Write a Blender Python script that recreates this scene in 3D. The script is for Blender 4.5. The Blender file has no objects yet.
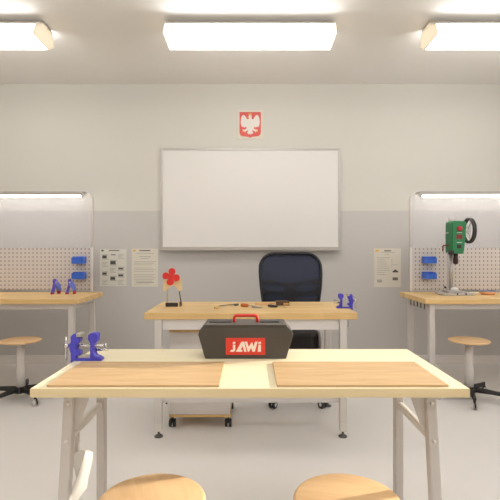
import bpy, bmesh, math, random
from mathutils import Vector, Matrix
random.seed(4)
PI = math.pi
S = bpy.context.scene
COL = S.collection

# ------------------------------------------------------------------ camera, sky, sun, exposure
F, EYE = 450.0, 1.128                      # focal length in pixels of a 500 px frame, eye height
cam_data = bpy.data.cameras.new('camera')
cam_data.sensor_width = 36.0
cam_data.lens = 36.0 * F / 500.0
cam_data.clip_start = 0.05
cam = bpy.data.objects.new('camera', cam_data)
COL.objects.link(cam)
cam.location = (0, 0, EYE)
cam.rotation_euler = (PI / 2, 0, 0)
S.camera = cam

world = bpy.data.worlds.new('sky')
S.world = world
world.use_nodes = True
bgn = world.node_tree.nodes['Background']
bgn.inputs[0].default_value = (0.94, 0.96, 1.0, 1)
bgn.inputs[1].default_value = 3.4

SUN_EL = math.radians(14.5)
sun_data = bpy.data.lights.new('sun', 'SUN')
sun_data.energy = 8.2
sun_data.angle = math.radians(0.6)
sun_data.color = (1.0, 0.93, 0.80)
sun = bpy.data.objects.new('sun', sun_data)
COL.objects.link(sun)
sd = Vector((1, 0.34, 1.056 * math.tan(SUN_EL))).normalized()
sun.rotation_euler = sd.to_track_quat('Z', 'Y').to_euler()
sun.location = (8, 4, 4)

LAMP_STRENGTH = 7.0
BENCH_STRENGTH = 17.0
S.view_settings.view_transform = 'Standard'
S.view_settings.look = 'None'
S.view_settings.exposure = -0.10
S.view_settings.gamma = 1.0
S.view_settings.use_curve_mapping = False


def at(px, py, d):
    """point at distance d seen at photograph pixel (px, py)"""
    return Vector(((px - 250) / F * d, d, EYE - (py - 250) / F * d))


# ------------------------------------------------------------------ materials
def lin(c):
    return tuple(((v / 255) / 12.92 if v / 255 <= 0.04045 else ((v / 255 + 0.055) / 1.055) ** 2.4) for v in c)


def principled(name, col, rough=0.5, metal=0.0, spec=0.5):
    m = bpy.data.materials.new(name)
    m.use_nodes = True
    b = m.node_tree.nodes['Principled BSDF']
    b.inputs['Base Color'].default_value = (*lin(col), 1)
    b.inputs['Roughness'].default_value = rough
    b.inputs['Metallic'].default_value = metal
    b.inputs['Specular IOR Level'].default_value = spec
    return m, m.node_tree, b


def mottled(name, col, rough=0.5, metal=0.0, scale=30.0, amount=0.06, bump=0.0, spec=0.5):
    """base colour with a faint noise variation"""
    m, nt, b = principled(name, col, rough, metal, spec)
    tc = nt.nodes.new('ShaderNodeTexCoord')
    nz = nt.nodes.new('ShaderNodeTexNoise')
    nz.inputs['Scale'].default_value = scale
    nz.inputs['Detail'].default_value = 4
    nt.links.new(tc.outputs['Object'], nz.inputs['Vector'])
    mx = nt.nodes.new('ShaderNodeMix')
    mx.data_type = 'RGBA'
    c = lin(col)
    mx.inputs[6].default_value = (*[v * (1 - amount) for v in c], 1)
    mx.inputs[7].default_value = (*[min(1, v * (1 + amount)) for v in c], 1)
    nt.links.new(nz.outputs['Fac'], mx.inputs[0])
    nt.links.new(mx.outputs[2], b.inputs['Base Color'])
    if bump:
        bp = nt.nodes.new('ShaderNodeBump')
        bp.inputs['Strength'].default_value = bump
        bp.inputs['Distance'].default_value = 0.002
        nt.links.new(nz.outputs['Fac'], bp.inputs['Height'])
        nt.links.new(bp.outputs['Normal'], b.inputs['Normal'])
    return m


def wood(name, light, dark, rough=0.45, stretch=(1.2, 14, 14), scale=3.0, staves=0.0, spec=0.35):
    """long grain along local X; optional glued staves"""
    m, nt, b = principled(name, light, rough, 0, spec)
    tc = nt.nodes.new('ShaderNodeTexCoord')
    mp = nt.nodes.new('ShaderNodeMapping')
    mp.inputs['Scale'].default_value = stretch
    nt.links.new(tc.outputs['Object'], mp.inputs['Vector'])
    nz = nt.nodes.new('ShaderNodeTexNoise')
    nz.inputs['Scale'].default_value = scale
    nz.inputs['Detail'].default_value = 6
    nz.inputs['Distortion'].default_value = 0.6
    nt.links.new(mp.outputs[0], nz.inputs['Vector'])
    rp = nt.nodes.new('ShaderNodeValToRGB')
    rp.color_ramp.elements[0].position = 0.3
    rp.color_ramp.elements[0].color = (*lin(dark), 1)
    rp.color_ramp.elements[1].position = 0.7
    rp.color_ramp.elements[1].color = (*lin(light), 1)
    nt.links.new(nz.outputs['Fac'], rp.inputs[0])
    out = rp.outputs[0]
    if staves:
        sp = nt.nodes.new('ShaderNodeSeparateXYZ')
        nt.links.new(tc.outputs['Object'], sp.inputs[0])
        dv = nt.nodes.new('ShaderNodeMath'); dv.operation = 'DIVIDE'; dv.inputs[1].default_value = staves
        nt.links.new(sp.outputs['Y'], dv.inputs[0])
        fl = nt.nodes.new('ShaderNodeMath'); fl.operation = 'FLOOR'
        nt.links.new(dv.outputs[0], fl.inputs[0])
        dx = nt.nodes.new('ShaderNodeMath'); dx.operation = 'MULTIPLY_ADD'; dx.inputs[1].default_value = 2.3
        nt.links.new(sp.outputs['X'], dx.inputs[0])
        mu = nt.nodes.new('ShaderNodeMath'); mu.operation = 'MULTIPLY'; mu.inputs[1].default_value = 0.37
        nt.links.new(fl.outputs[0], mu.inputs[0])
        nt.links.new(mu.outputs[0], dx.inputs[2])
        fx = nt.nodes.new('ShaderNodeMath'); fx.operation = 'FLOOR'
        nt.links.new(dx.outputs[0], fx.inputs[0])
        cb = nt.nodes.new('ShaderNodeCombineXYZ')
        nt.links.new(fl.outputs[0], cb.inputs[0]); nt.links.new(fx.outputs[0], cb.inputs[1])
        wn = nt.nodes.new('ShaderNodeTexWhiteNoise'); wn.noise_dimensions = '3D'
        nt.links.new(cb.outputs[0], wn.inputs['Vector'])
        hs = nt.nodes.new('ShaderNodeHueSaturation')
        mr = nt.nodes.new('ShaderNodeMapRange')
        mr.inputs['To Min'].default_value = 0.9; mr.inputs['To Max'].default_value = 1.08
        nt.links.new(wn.outputs['Value'], mr.inputs['Value'])
        nt.links.new(mr.outputs[0], hs.inputs['Value'])
        nt.links.new(out, hs.inputs['Color'])
        out = hs.outputs[0]
    nt.links.new(out, b.inputs['Base Color'])
    return m


def emitter(name, col, strength):
    m = bpy.data.materials.new(name)
    m.use_nodes = True
    nt = m.node_tree
    for n in list(nt.nodes):
        nt.nodes.remove(n)
    o = nt.nodes.new('ShaderNodeOutputMaterial')
    e = nt.nodes.new('ShaderNodeEmission')
    e.inputs[0].default_value = (*col, 1)
    e.inputs[1].default_value = strength
    nt.links.new(e.outputs[0], o.inputs[0])
    return m


def two_tone_wall():
    """cream above, grey painted dado below, border at 1.522 m"""
    m, nt, b = principled('wall_paint', (222, 214, 200), 0.75, 0, 0.25)
    geo = nt.nodes.new('ShaderNodeNewGeometry')
    sp = nt.nodes.new('ShaderNodeSeparateXYZ')
    nt.links.new(geo.outputs['Position'], sp.inputs[0])
    gt = nt.nodes.new('ShaderNodeMath'); gt.operation = 'GREATER_THAN'; gt.inputs[1].default_value = 1.519
    nt.links.new(sp.outputs['Z'], gt.inputs[0])
    mx = nt.nodes.new('ShaderNodeMix'); mx.data_type = 'RGBA'
    mx.inputs[6].default_value = (*lin((200, 195, 190)), 1)
    mx.inputs[7].default_value = (*lin((214, 210, 201)), 1)
    nt.links.new(gt.outputs[0], mx.inputs[0])
    nz = nt.nodes.new('ShaderNodeTexNoise'); nz.inputs['Scale'].default_value = 60
    bp = nt.nodes.new('ShaderNodeBump'); bp.inputs['Strength'].default_value = 0.03; bp.inputs['Distance'].default_value = 0.002
    nt.links.new(geo.outputs['Position'], nz.inputs['Vector'])
    nt.links.new(nz.outputs['Fac'], bp.inputs['Height'])
    nt.links.new(bp.outputs[0], b.inputs['Normal'])
    nt.links.new(mx.outputs[2], b.inputs['Base Color'])
    return m


def pegboard_mat():
    """pale steel with a square grid of punched dark holes"""
    m, nt, b = principled('pegboard_steel', (205, 194, 186), 0.5, 0.0, 0.4)
    tc = nt.nodes.new('ShaderNodeTexCoord')
    sp = nt.nodes.new('ShaderNodeSeparateXYZ')
    nt.links.new(tc.outputs['Object'], sp.inputs[0])
    pitch = 0.036

    def cell(sock, off):
        a = nt.nodes.new('ShaderNodeMath'); a.operation = 'ADD'; a.inputs[1].default_value = off
        nt.links.new(sock, a.inputs[0])
        d = nt.nodes.new('ShaderNodeMath'); d.operation = 'DIVIDE'; d.inputs[1].default_value = pitch
        nt.links.new(a.outputs[0], d.inputs[0])
        f = nt.nodes.new('ShaderNodeMath'); f.operation = 'FRACT'
        nt.links.new(d.outputs[0], f.inputs[0])
        s = nt.nodes.new('ShaderNodeMath'); s.operation = 'SUBTRACT'; s.inputs[1].default_value = 0.5
        nt.links.new(f.outputs[0], s.inputs[0])
        p = nt.nodes.new('ShaderNodeMath'); p.operation = 'POWER'; p.inputs[1].default_value = 2
        nt.links.new(s.outputs[0], p.inputs[0])
        return p.outputs[0]
    ad = nt.nodes.new('ShaderNodeMath'); ad.operation = 'ADD'
    nt.links.new(cell(sp.outputs['X'], 10.0), ad.inputs[0])
    nt.links.new(cell(sp.outputs['Z'], 10.005), ad.inputs[1])
    lt = nt.nodes.new('ShaderNodeMath'); lt.operation = 'LESS_THAN'; lt.inputs[1].default_value = 0.165 ** 2
    nt.links.new(ad.outputs[0], lt.inputs[0])
    mx = nt.nodes.new('ShaderNodeMix'); mx.data_type = 'RGBA'
    mx.inputs[6].default_value = (*lin((205, 196, 190)), 1)
    mx.inputs[7].default_value = (*lin((112, 98, 92)), 1)
    nt.links.new(lt.outputs[0], mx.inputs[0])
    nt.links.new(mx.outputs[2], b.inputs['Base Color'])
    return m


def milky(name, col, clear, through=0.35):
    m = bpy.data.materials.new(name)
    m.use_nodes = True
    nt = m.node_tree
    for n in list(nt.nodes):
        nt.nodes.remove(n)
    o = nt.nodes.new('ShaderNodeOutputMaterial')
    mx = nt.nodes.new('ShaderNodeMixShader'); mx.inputs[0].default_value = clear
    add = nt.nodes.new('ShaderNodeMixShader'); add.inputs[0].default_value = through
    d = nt.nodes.new('ShaderNodeBsdfDiffuse'); d.inputs[0].default_value = (*lin(col), 1)
    tl = nt.nodes.new('ShaderNodeBsdfTranslucent'); tl.inputs[0].default_value = (*lin(col), 1)
    tr = nt.nodes.new('ShaderNodeBsdfTransparent')
    nt.links.new(d.outputs[0], add.inputs[1]); nt.links.new(tl.outputs[0], add.inputs[2])
    nt.links.new(add.outputs[0], mx.inputs[1]); nt.links.new(tr.outputs[0], mx.inputs[2])
    nt.links.new(mx.outputs[0], o.inputs[0])
    return m


def glass_mat():
    m = bpy.data.materials.new('window_glass')
    m.use_nodes = True
    nt = m.node_tree
    for n in list(nt.nodes):
        nt.nodes.remove(n)
    o = nt.nodes.new('ShaderNodeOutputMaterial')
    mx = nt.nodes.new('ShaderNodeMixShader'); mx.inputs[0].default_value = 0.07
    tr = nt.nodes.new('ShaderNodeBsdfTransparent')
    gl = nt.nodes.new('ShaderNodeBsdfGlossy'); gl.inputs['Roughness'].default_value = 0.02
    nt.links.new(tr.outputs[0], mx.inputs[1]); nt.links.new(gl.outputs[0], mx.inputs[2])
    nt.links.new(mx.outputs[0], o.inputs[0])
    return m


M = {}
M['wall'] = two_tone_wall()
M['ceiling'] = mottled('ceiling_paint', (242, 239, 234), 0.9, 0, 8, 0.01)
M['floor'] = mottled('resin_floor', (230, 225, 220), 0.32, 0, 2.5, 0.02, spec=0.3)
M['baseboard'] = mottled('baseboard_paint', (226, 219, 212), 0.5, 0, 20, 0.02)
M['window_white'] = mottled('window_white', (235, 235, 232), 0.4, 0, 20, 0.02)
M['glass'] = glass_mat()
M['maple'] = wood('pale_maple', (244, 232, 198), (240, 226, 188), 0.4, (1.2, 12, 12), 3)
M['edge'] = wood('maple_edge_band', (226, 206, 164), (218, 196, 150), 0.45, (1.0, 10, 10), 3)
M['board'] = wood('plywood_board', (214, 180, 136), (194, 158, 113), 0.5, (1.4, 16, 16), 4)
M['beech'] = wood('beech_worktop', (232, 198, 142), (222, 182, 118), 0.4, (1.0, 9, 9), 3, 0.075)
M['seat_wood'] = wood('beech_seat', (229, 192, 146), (217, 177, 129), 0.4, (12, 1.2, 8), 3.5)
M['plain_wood'] = wood('plain_wood', (226, 190, 130), (208, 166, 104), 0.5, (2, 20, 20), 8)
M['ply'] = wood('thin_plywood', (240, 216, 168), (230, 202, 148), 0.5, (3, 3, 20), 8)
M['grey_steel'] = mottled('grey_painted_steel', (208, 201, 195), 0.42, 0, 40, 0.02)
M['warm_steel'] = mottled('warm_grey_painted_steel', (198, 190, 183), 0.42, 0, 40, 0.02)
M['light_steel'] = mottled('light_painted_steel', (222, 216, 210), 0.4, 0, 40, 0.02)
M['white_shell'] = mottled('white_plastic_shell', (214, 208, 200), 0.35, 0, 40, 0.01)
M['white_cab'] = mottled('white_laminate', (216, 208, 202), 0.4, 0, 40, 0.01)
M['aluminium'] = mottled('brushed_aluminium', (190, 184, 178), 0.35, 0.6, 60, 0.04)
M['chrome'] = mottled('chrome', (215, 212, 208), 0.18, 0.95, 60, 0.02)
M['cast_iron'] = mottled('machined_iron', (186, 180, 174), 0.35, 0.4, 80, 0.08)
M['whiteboard'] = mottled('whiteboard_enamel', (229, 225, 220), 0.3, 0, 6, 0.006, spec=0.35)
M['peg'] = pegboard_mat()
M['milky'] = milky('milky_polycarbonate', (240, 239, 243), 0.82)
M['lamp_cap'] = milky('cream_lamp_plastic', (240, 233, 220), 0.0, 0.3)
M['black'] = mottled('black_plastic', (34, 31, 30), 0.45, 0, 50, 0.1)
M['soft_black'] = mottled('dark_rubber', (46, 42, 40), 0.6, 0, 50, 0.1)
M['navy_mesh'] = mottled('navy_mesh_fabric', (48, 53, 70), 0.85, 0, 260, 0.25, 0.2)
M['navy_frame'] = mottled('navy_black_plastic', (17, 18, 28), 0.5, 0, 50, 0.1)
M['grey_mesh'] = mottled('greyish_mesh_window', (84, 88, 104), 0.9, 0, 260, 0.25, 0.2)
M['toolbox'] = mottled('dark_grey_toolbox_plastic', (74, 68, 62), 0.5, 0, 120, 0.08, 0.1)
M['red'] = mottled('red_plastic', (226, 46, 40), 0.4, 0, 40, 0.04)
M['logo_red'] = mottled('logo_red', (222, 58, 40), 0.5, 0, 40, 0.02)
M['logo_white'] = mottled('logo_white', (246, 228, 214), 0.5, 0, 40, 0.02)
M['vise_blue'] = mottled('blue_enamel', (72, 66, 190), 0.35, 0, 40, 0.06)
M['bin_blue'] = mottled('blue_bin_plastic', (58, 108, 212), 0.4, 0, 40, 0.05)
M['clamp_blue'] = mottled('blue_clamp_plastic', (104, 122, 214), 0.4, 0, 40, 0.05)
M['clamp_purple'] = mottled('violet_clamp_plastic', (92, 74, 184), 0.4, 0, 40, 0.05)
M['button_red'] = mottled('button_red', (178, 44, 50), 0.45, 0, 40, 0.05)
M['dull_red'] = mottled('dull_red_tip', (168, 40, 58), 0.5, 0, 40, 0.05)
M['green'] = mottled('green_enamel', (28, 118, 66), 0.4, 0, 40, 0.05)
M['dark_red'] = mottled('dark_red_lever', (122, 32, 34), 0.4, 0, 40, 0.05)
M['brown_black'] = mottled('brown_black_steel', (58, 32, 28), 0.4, 0.2, 40, 0.1)
M['paper'] = mottled('poster_paper', (222, 218, 206), 0.7, 0, 20, 0.01)
M['cream_paper'] = mottled('cream_paper', (222, 215, 200), 0.7, 0, 20, 0.01)
M['ink'] = mottled('grey_ink', (118, 112, 106), 0.8, 0, 200, 0.2)
M['pale_ink'] = mottled('pale_grey_ink', (178, 172, 162), 0.8, 0, 200, 0.1)
M['dark_ink'] = mottled('dark_ink', (84, 80, 78), 0.8, 0, 300, 0.35)
M['yellow'] = mottled('yellow_ink', (232, 184, 66), 0.7, 0, 40, 0.05)
M['shield_red'] = mottled('shield_red', (220, 94, 88), 0.6, 0, 40, 0.02)
M['eagle_white'] = mottled('eagle_white', (232, 224, 216), 0.6, 0, 40, 0.02)
M['gold'] = mottled('gold_paint', (226, 178, 92), 0.5, 0.1, 40, 0.05)
M['orange_handle'] = mottled('orange_handle', (198, 104, 42), 0.4, 0, 60, 0.1)
M['dark_green'] = mottled('dark_green_plastic', (48, 84, 78), 0.45, 0, 60, 0.1)
M['brown_box'] = mottled('dark_brown_wood', (84, 56, 34), 0.6, 0, 60, 0.2)
M['orange_pink'] = mottled('orange_plastic', (232, 168, 118), 0.35, 0, 60, 0.05)
M['cream_ring'] = mottled('cream_ring', (234, 218, 188), 0.5, 0, 60, 0.04)
M['grey_blue'] = mottled('grey_blue_plastic', (112, 138, 178), 0.4, 0, 60, 0.05)
M['seat_black'] = mottled('black_seat_fabric', (46, 42, 40), 0.85, 0, 200, 0.2)
M['foot_grey'] = mottled('dark_grey_foot', (92, 86, 82), 0.5, 0.3, 50, 0.1)
M['grey_rim'] = mottled('grey_rim_plastic', (158, 152, 148), 0.45, 0, 60, 0.04)
M['caster_white'] = mottled('pale_caster_wheel', (196, 190, 184), 0.4, 0, 60, 0.04)
M['lamp'] = emitter('lamp_diffuser', (1.0, 0.99, 0.968), LAMP_STRENGTH)
M['tube'] = emitter('bench_tube', (1.0, 0.97, 0.94), BENCH_STRENGTH)


# ------------------------------------------------------------------ mesh helpers
class MB:
    def __init__(self):
        self.bm = bmesh.new()

    def box(self, x0, x1, y0, y1, z0, z1):
        x0, x1 = sorted((x0, x1)); y0, y1 = sorted((y0, y1)); z0, z1 = sorted((z0, z1))
        v = [self.bm.verts.new(p) for p in ((x0, y0, z0), (x1, y0, z0), (x1, y1, z0), (x0, y1, z0),
                                            (x0, y0, z1), (x1, y0, z1), (x1, y1, z1), (x0, y1, z1))]
        for f in ((3, 2, 1, 0), (4, 5, 6, 7), (0, 1, 5, 4), (1, 2, 6, 5), (2, 3, 7, 6), (3, 0, 4, 7)):
            self.bm.faces.new([v[i] for i in f])
        return self

    def prism(self, pts, a, b, axis='y'):
        """closed polygon extruded along an axis; pts are (x,z) for y, (y,z) for x, (x,y) for z"""
        def P(p, t):
            return {'y': (p[0], t, p[1]), 'x': (t, p[0], p[1]), 'z': (p[0], p[1], t)}[axis]
        A = [self.bm.verts.new(P(p, a)) for p in pts]
        B = [self.bm.verts.new(P(p, b)) for p in pts]
        fs = [self.bm.faces.new(A), self.bm.faces.new(B[::-1])]
        n = len(pts)
        for i in range(n):
            fs.append(self.bm.faces.new((A[i], B[i], B[(i + 1) % n], A[(i + 1) % n])))
        return self

    def ring(self, c, n, r, u, w):
        return [self.bm.verts.new(c + u * (r * math.cos(2 * PI * i / n)) + w * (r * math.sin(2 * PI * i / n))) for i in range(n)]

    def tube(self, pts, r, n=12, closed=False, caps=True):
        pts = [Vector(p) for p in pts]
        rs = r if isinstance(r, (list, tuple)) else [r] * len(pts)
        rings = []
        m = len(pts)
        up = None
        for i, p in enumerate(pts):
            if closed:
                t = (pts[(i + 1) % m] - pts[i - 1]).normalized()
            else:
                t = (pts[min(i + 1, m - 1)] - pts[max(i - 1, 0)]).normalized()
            if up is None:
                up = Vector((0, 0, 1)) if abs(t.z) < 0.9 else Vector((0, 1, 0))
            u = (up - t * up.dot(t)).normalized()
            up = u
            rings.append(self.ring(p, n, rs[i], u, t.cross(u)))
        k = m if closed else m - 1
        for i in range(k):
            a, b = rings[i], rings[(i + 1) % m]
            for j in range(n):
                f = self.bm.faces.new((a[j], a[(j + 1) % n], b[(j + 1) % n], b[j]))
                f.smooth = True
        if caps and not closed:
            self.bm.faces.new(rings[0][::-1]); self.bm.faces.new(rings[-1])
        return self

    def lathe(self, prof, c=(0, 0, 0), n=40, axis='z', smooth=True, a0=0.0):
        """profile (radius, height) revolved round an axis through c"""
        c = Vector(c)
        ax = {'z': (Vector((1, 0, 0)), Vector((0, 1, 0)), Vector((0, 0, 1))),
              'x': (Vector((0, 1, 0)), Vector((0, 0, 1)), Vector((1, 0, 0))),
              'y': (Vector((0, 0, 1)), Vector((1, 0, 0)), Vector((0, 1, 0)))}[axis] if isinstance(axis, str) else axis
        rings = []
        for r, h in prof:
            if r < 1e-6:
                rings.append([self.bm.verts.new(c + ax[2] * h)])
            else:
                rings.append([self.bm.verts.new(c + ax[2] * h + ax[0] * r * math.cos(2 * PI * i / n + a0) + ax[1] * r * math.sin(2 * PI * i / n + a0)) for i in range(n)])
        for a, b in zip(rings, rings[1:]):
            for j in range(n):
                k = (j + 1) % n
                if len(a) == 1 and len(b) == 1:
                    continue
                if len(a) == 1:
                    f = self.bm.faces.new((a[0], b[k], b[j]))
                elif len(b) == 1:
                    f = self.bm.faces.new((a[j], a[k], b[0]))
                else:
                    f = self.bm.faces.new((a[j], a[k], b[k], b[j]))
                f.smooth = smooth
        return self

    def torus(self, c, R, r, axis, n=40, k=10):
        c = Vector(c); w = Vector(axis).normalized()
        u = w.orthogonal().normalized(); v = w.cross(u)
        self.tube([c + (u * math.cos(2 * PI * i / n) + v * math.sin(2 * PI * i / n)) * R for i in range(n)], r, k, closed=True)
        return self

    def build(self, name, mat, parent=None, bev=0.0, seg=2, loc=None, rot=None):
        bmesh.ops.recalc_face_normals(self.bm, faces=self.bm.faces)
        me = bpy.data.meshes.new(name)
        self.bm.to_mesh(me)
        self.bm.free()
        me.materials.append(mat)
        o = bpy.data.objects.new(name, me)
        COL.objects.link(o)
        if parent:
            o.parent = parent
        if loc is not None:
            o.location = loc
        if rot is not None:
            o.rotation_euler = rot
        if bev:
            md = o.modifiers.new('bevel', 'BEVEL')
            md.width = bev
            md.segments = seg
            md.limit_method = 'ANGLE'
            md.angle_limit = math.radians(40)
        return o


def thing(name, label, cat, loc=(0, 0, 0), rz=0.0, group=None):
    o = bpy.data.objects.new(name, None)
    o.empty_display_size = 0.1
    COL.objects.link(o)
    o.location = loc
    o.rotation_euler = (0, 0, rz)
    tag(o, label, cat, group)
    return o


def tag(o, label, cat, group=None):
    o['label'] = label
    o['category'] = cat
    if group:
        o['group'] = group
    return o


def struct(o):
    o['kind'] = 'structure'
    return o


def copy_tree(o, parent=None):
    c = o.copy()
    COL.objects.link(c)
    if parent:
        c.parent = parent
    for ch in list(o.children):
        copy_tree(ch, c)
    return c


def rounded(x0, x1, z0, z1, r, n=6):
    """rounded rectangle outline"""
    pts = []
    for cx, cz, a in ((x1 - r, z1 - r, 0), (x0 + r, z1 - r, 90), (x0 + r, z0 + r, 180), (x1 - r, z0 + r, 270)):
        for i in range(n + 1):
            t = math.radians(a + 90 * i / n)
            pts.append((cx + r * math.cos(t), cz + r * math.sin(t)))
    return pts


# ------------------------------------------------------------------ the room
WB, WX, WF, CH = 4.49, 3.5, -3.0, 2.784
struct(MB().box(-WX - .1, WX + .1, WF - .1, WB + .1, -0.1, 0).build('floor', M['floor']))
struct(MB().box(-WX - .1, WX + .1, WF - .1, WB + .1, CH, CH + .1).build('ceiling', M['ceiling']))
struct(MB().box(-WX - .1, WX + .1, WB, WB + .1, 0, CH).build('wall_back', M['wall']))
struct(MB().box(-WX - .1, -WX, WF, WB, 0, CH).build('wall_left', M['wall']))
struct(MB().box(-WX - .1, WX + .1, WF - .1, WF, 0, CH).build('wall_front', M['wall']))
WZ0, WZ1 = 1.0, 2.35
OPEN = [(1.62, 2.935), (-.25, 1.20), (-2.25, -.80)]      # right wall windows, far to near; nearer two added unseen for bounce light
w = MB()
edge = [WB] + [v for o_ in OPEN for v in (o_[1], o_[0])] + [WF]
for i in range(0, len(edge), 2):
    w.box(WX, WX + .1, edge[i + 1], edge[i], 0, CH)
for y0, y1 in OPEN:
    w.box(WX, WX + .1, y0, y1, 0, WZ0).box(WX, WX + .1, y0, y1, WZ1, CH)
struct(w.build('wall_right', M['wall']))
for n_, (y0, y1) in enumerate(OPEN):
    win = bpy.data.objects.new('window_%d' % (n_ + 1), None); COL.objects.link(win); struct(win)
    win.location = (WX + .05, (y0 + y1) / 2, WZ0)
    hw, hh = (y1 - y0) / 2, WZ1 - WZ0
    fr = MB().box(-.03, .03, -hw, -hw + .05, 0, hh).box(-.03, .03, hw - .02, hw, 0, hh)
    fr.box(-.03, .03, -hw + .05, hw - .02, 0, .05).box(-.03, .03, -hw + .05, hw - .02, hh - .05, hh)
    fr.build('window_frame', M['window_white'], win)
    MB().box(-.004, .004, -hw + .05, hw - .02, .05, hh - .05).build('window_pane', M['glass'], win)
    MB().box(-.16, -.05, -hw - .05, hw + .05, -.03, 0).build('window_sill', M['window_white'], win)
struct(MB().box(-WX, WX, WB - .018, WB, 0, .082).build('baseboard_back', M['baseboard'], bev=.003))
struct(MB().box(-WX, -WX + .018, WF, WB - .018, 0, .082).build('baseboard_left', M['baseboard'], bev=.003))
struct(MB().box(WX - .018, WX, WF, WB - .018, 0, .082).build('baseboard_right', M['baseboard'], bev=.003))


# ------------------------------------------------------------------ ceiling lights
def ceiling_light(label, x, y):
    t = thing('ceiling_light', label, 'ceiling light', (x, y, CH), 0, 'fluorescent ceiling lights')
    L = .60
    # diffuser: prismatic trough, flat bottom, sloping sides
    prof = [(-.132, -.164), (-.090, -.076), (.015, -.026), (.148, -.026), (.192, -.118), (.108, -.171)]
    MB().prism(prof, -L + .008, L - .008, 'x').build('diffuser', M['lamp'], t, .004)
    MB().prism([(-.0915, -.078), (-.089, -.070), (.010, -.012), (.020, 0), (.150, 0), (.150, -.024), (.014, -.024), (-.086, -.074), (-.090, -.078)], -L + .006, L - .006, 'x').build('mounting_tray', M['light_steel'], t)
    cap = [(-.135, -.167), (-.093, -.072), (-.06, -.046), (.0, -.014), (.03, -.004), (.145, -.004), (.165, -.02), (.196, -.118), (.110, -.175)]
    for s in (-1, 1):
        MB().prism(cap, s * (L - .006), s * L, 'x').build('end_cap', M['lamp_cap'], t, .003)
    return t


LP = 2.092
for x, name in ((-LP, 'glowing white ceiling light at the left edge, end cap facing the middle'),
                (0, 'long glowing white ceiling light centred above the red eagle emblem'),
                (1.892, 'glowing white ceiling light at the right edge, end cap facing the middle')):
    ceiling_light(name, x, 3.23)
for row, y in (('above the front table', .55), ('behind the two front stools', -1.6)):  # two unseen lamp rows, added to light the front of the room
    for x, side in ((-LP, 'left'), (0, 'middle'), (LP, 'right')):
        ceiling_light('unseen added ceiling light in the %s of the row %s' % (side, row), x, y)

# ------------------------------------------------------------------ whiteboard, emblem, posters
a = at(160.6, 148.2, WB - .02); b = at(340.4, 249.2, WB - .02)
t = thing('whiteboard', 'large blank whiteboard in a thin grey metal frame on the back wall', 'whiteboard', ((a.x + b.x) / 2, WB, b.z))
hw, hh = (b.x - a.x) / 2, a.z - b.z
MB().box(-hw + .01, hw - .01, -.018, 0, .01, hh - .01).build('writing_surface', M['whiteboard'], t)
f = MB()
f.box(-hw, -hw + .02, -.026, 0, 0, hh).box(hw - .02, hw, -.026, 0, 0, hh)
f.box(-hw + .02, hw - .02, -.026, 0, hh - .02, hh).box(-hw + .02, hw - .02, -.026, 0, 0, .024)
f.build('frame', M['aluminium'], t, .003)
MB().prism([(-.026, -.002), (-.08, -.016), (-.084, -.004), (-.08, -.004), (-.026, .004)], -hw + .01, hw - .01, 'x').build('pen_tray', M['aluminium'], t)
for s in (-1, 1):
    MB().box(s * (hw - .006), s * (hw + .006), -.024, -.004, hh * .58, hh * .66).build('side_clip', M['light_steel'], t, .002)

# emblem: white crowned eagle on a red shield
c = at(250.2, 125, WB)
t = thing('wall_emblem', 'small red shield emblem with a white crowned eagle above the whiteboard', 'emblem', (c.x, WB, c.z))
u = .00998
MB().box(-13 * u, 13 * u, -.008, 0, -14.6 * u, 14.6 * u).build('backing_board', M['cream_paper'], t, .002)
sh = [(-10.6, 12.6), (10.6, 12.6), (10.6, -7), (10.2, -9.6), (8.6, -11.2), (5, -11.7), (1.4, -12.2), (0, -13.2), (-1.4, -12.2), (-5, -11.7), (-8.6, -11.2), (-10.2, -9.6), (-10.6, -7)]
MB().prism([(p[0] * u, p[1] * u) for p in sh], -.012, -.008).build('shield', M['shield_red'], t)
half = [(0.9, 7.2), (1.9, 5.2), (3.2, 5.6), (4.4, 7.6), (5.6, 9.0), (7.2, 9.6), (8.2, 8.6), (9.0, 6.6), (9.3, 4.2), (9.4, 1.6), (8.9, -1.0), (8.2, -2.6), (7.5, -1.4), (7.0, -3.2), (6.2, -1.8), (5.5, -3.3),
        (4.7, -2.0), (3.6, -3.2), (3.0, -3.2), (4.4, -4.6), (6.2, -5.2), (7.6, -4.6), (7.2, -5.8), (7.9, -7.2), (6.3, -6.8), (5.2, -8.0), (4.8, -6.6), (3.4, -6.2), (2.0, -4.9), (2.2, -6.4), (3.4, -8.6), (2.4, -8.4), (1.6, -9.8), (.8, -8.8), (0, -10.2)]
eg = half + [(-p[0], p[1]) for p in half[::-1][1:]]
MB().prism([(p[0] * u, p[1] * u) for p in eg], -.016, -.012).build('eagle', M['eagle_white'], t)
hd = [(-1.2, 6.0), (1.2, 6.0), (1.5, 8.0), (1.0, 9.2), (-.8, 9.2), (-1.6, 8.5), (-2.8, 7.7), (-1.5, 7.4)]
MB().prism([(p[0] * u, p[1] * u) for p in hd], -.0175, -.012).build('eagle_head', M['eagle_white'], t)
cr = [(-1.3, 9.2), (1.3, 9.2), (1.9, 11.4), (.9, 10.6), (0, 11.8), (-.9, 10.6), (-1.9, 11.4)]
MB().prism([(p[0] * u, p[1] * u) for p in cr], -.0175, -.012).build('crown', M['gold'], t)
MB().prism([(-1.5 * u, 8.6 * u), (-2.9 * u, 7.6 * u), (-1.4 * u, 7.5 * u)], -.0185, -.0175).build('beak', M['gold'], t)
for s in (-1, 1):
    MB().prism([(s * 5.2 * u, -7.8 * u), (s * 7.8 * u, -7.0 * u), (s * 7.1 * u, -5.8 * u), (s * 5.6 * u, -6.4 * u)], -.0175, -.016).build('claw', M['gold'], t)


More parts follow.
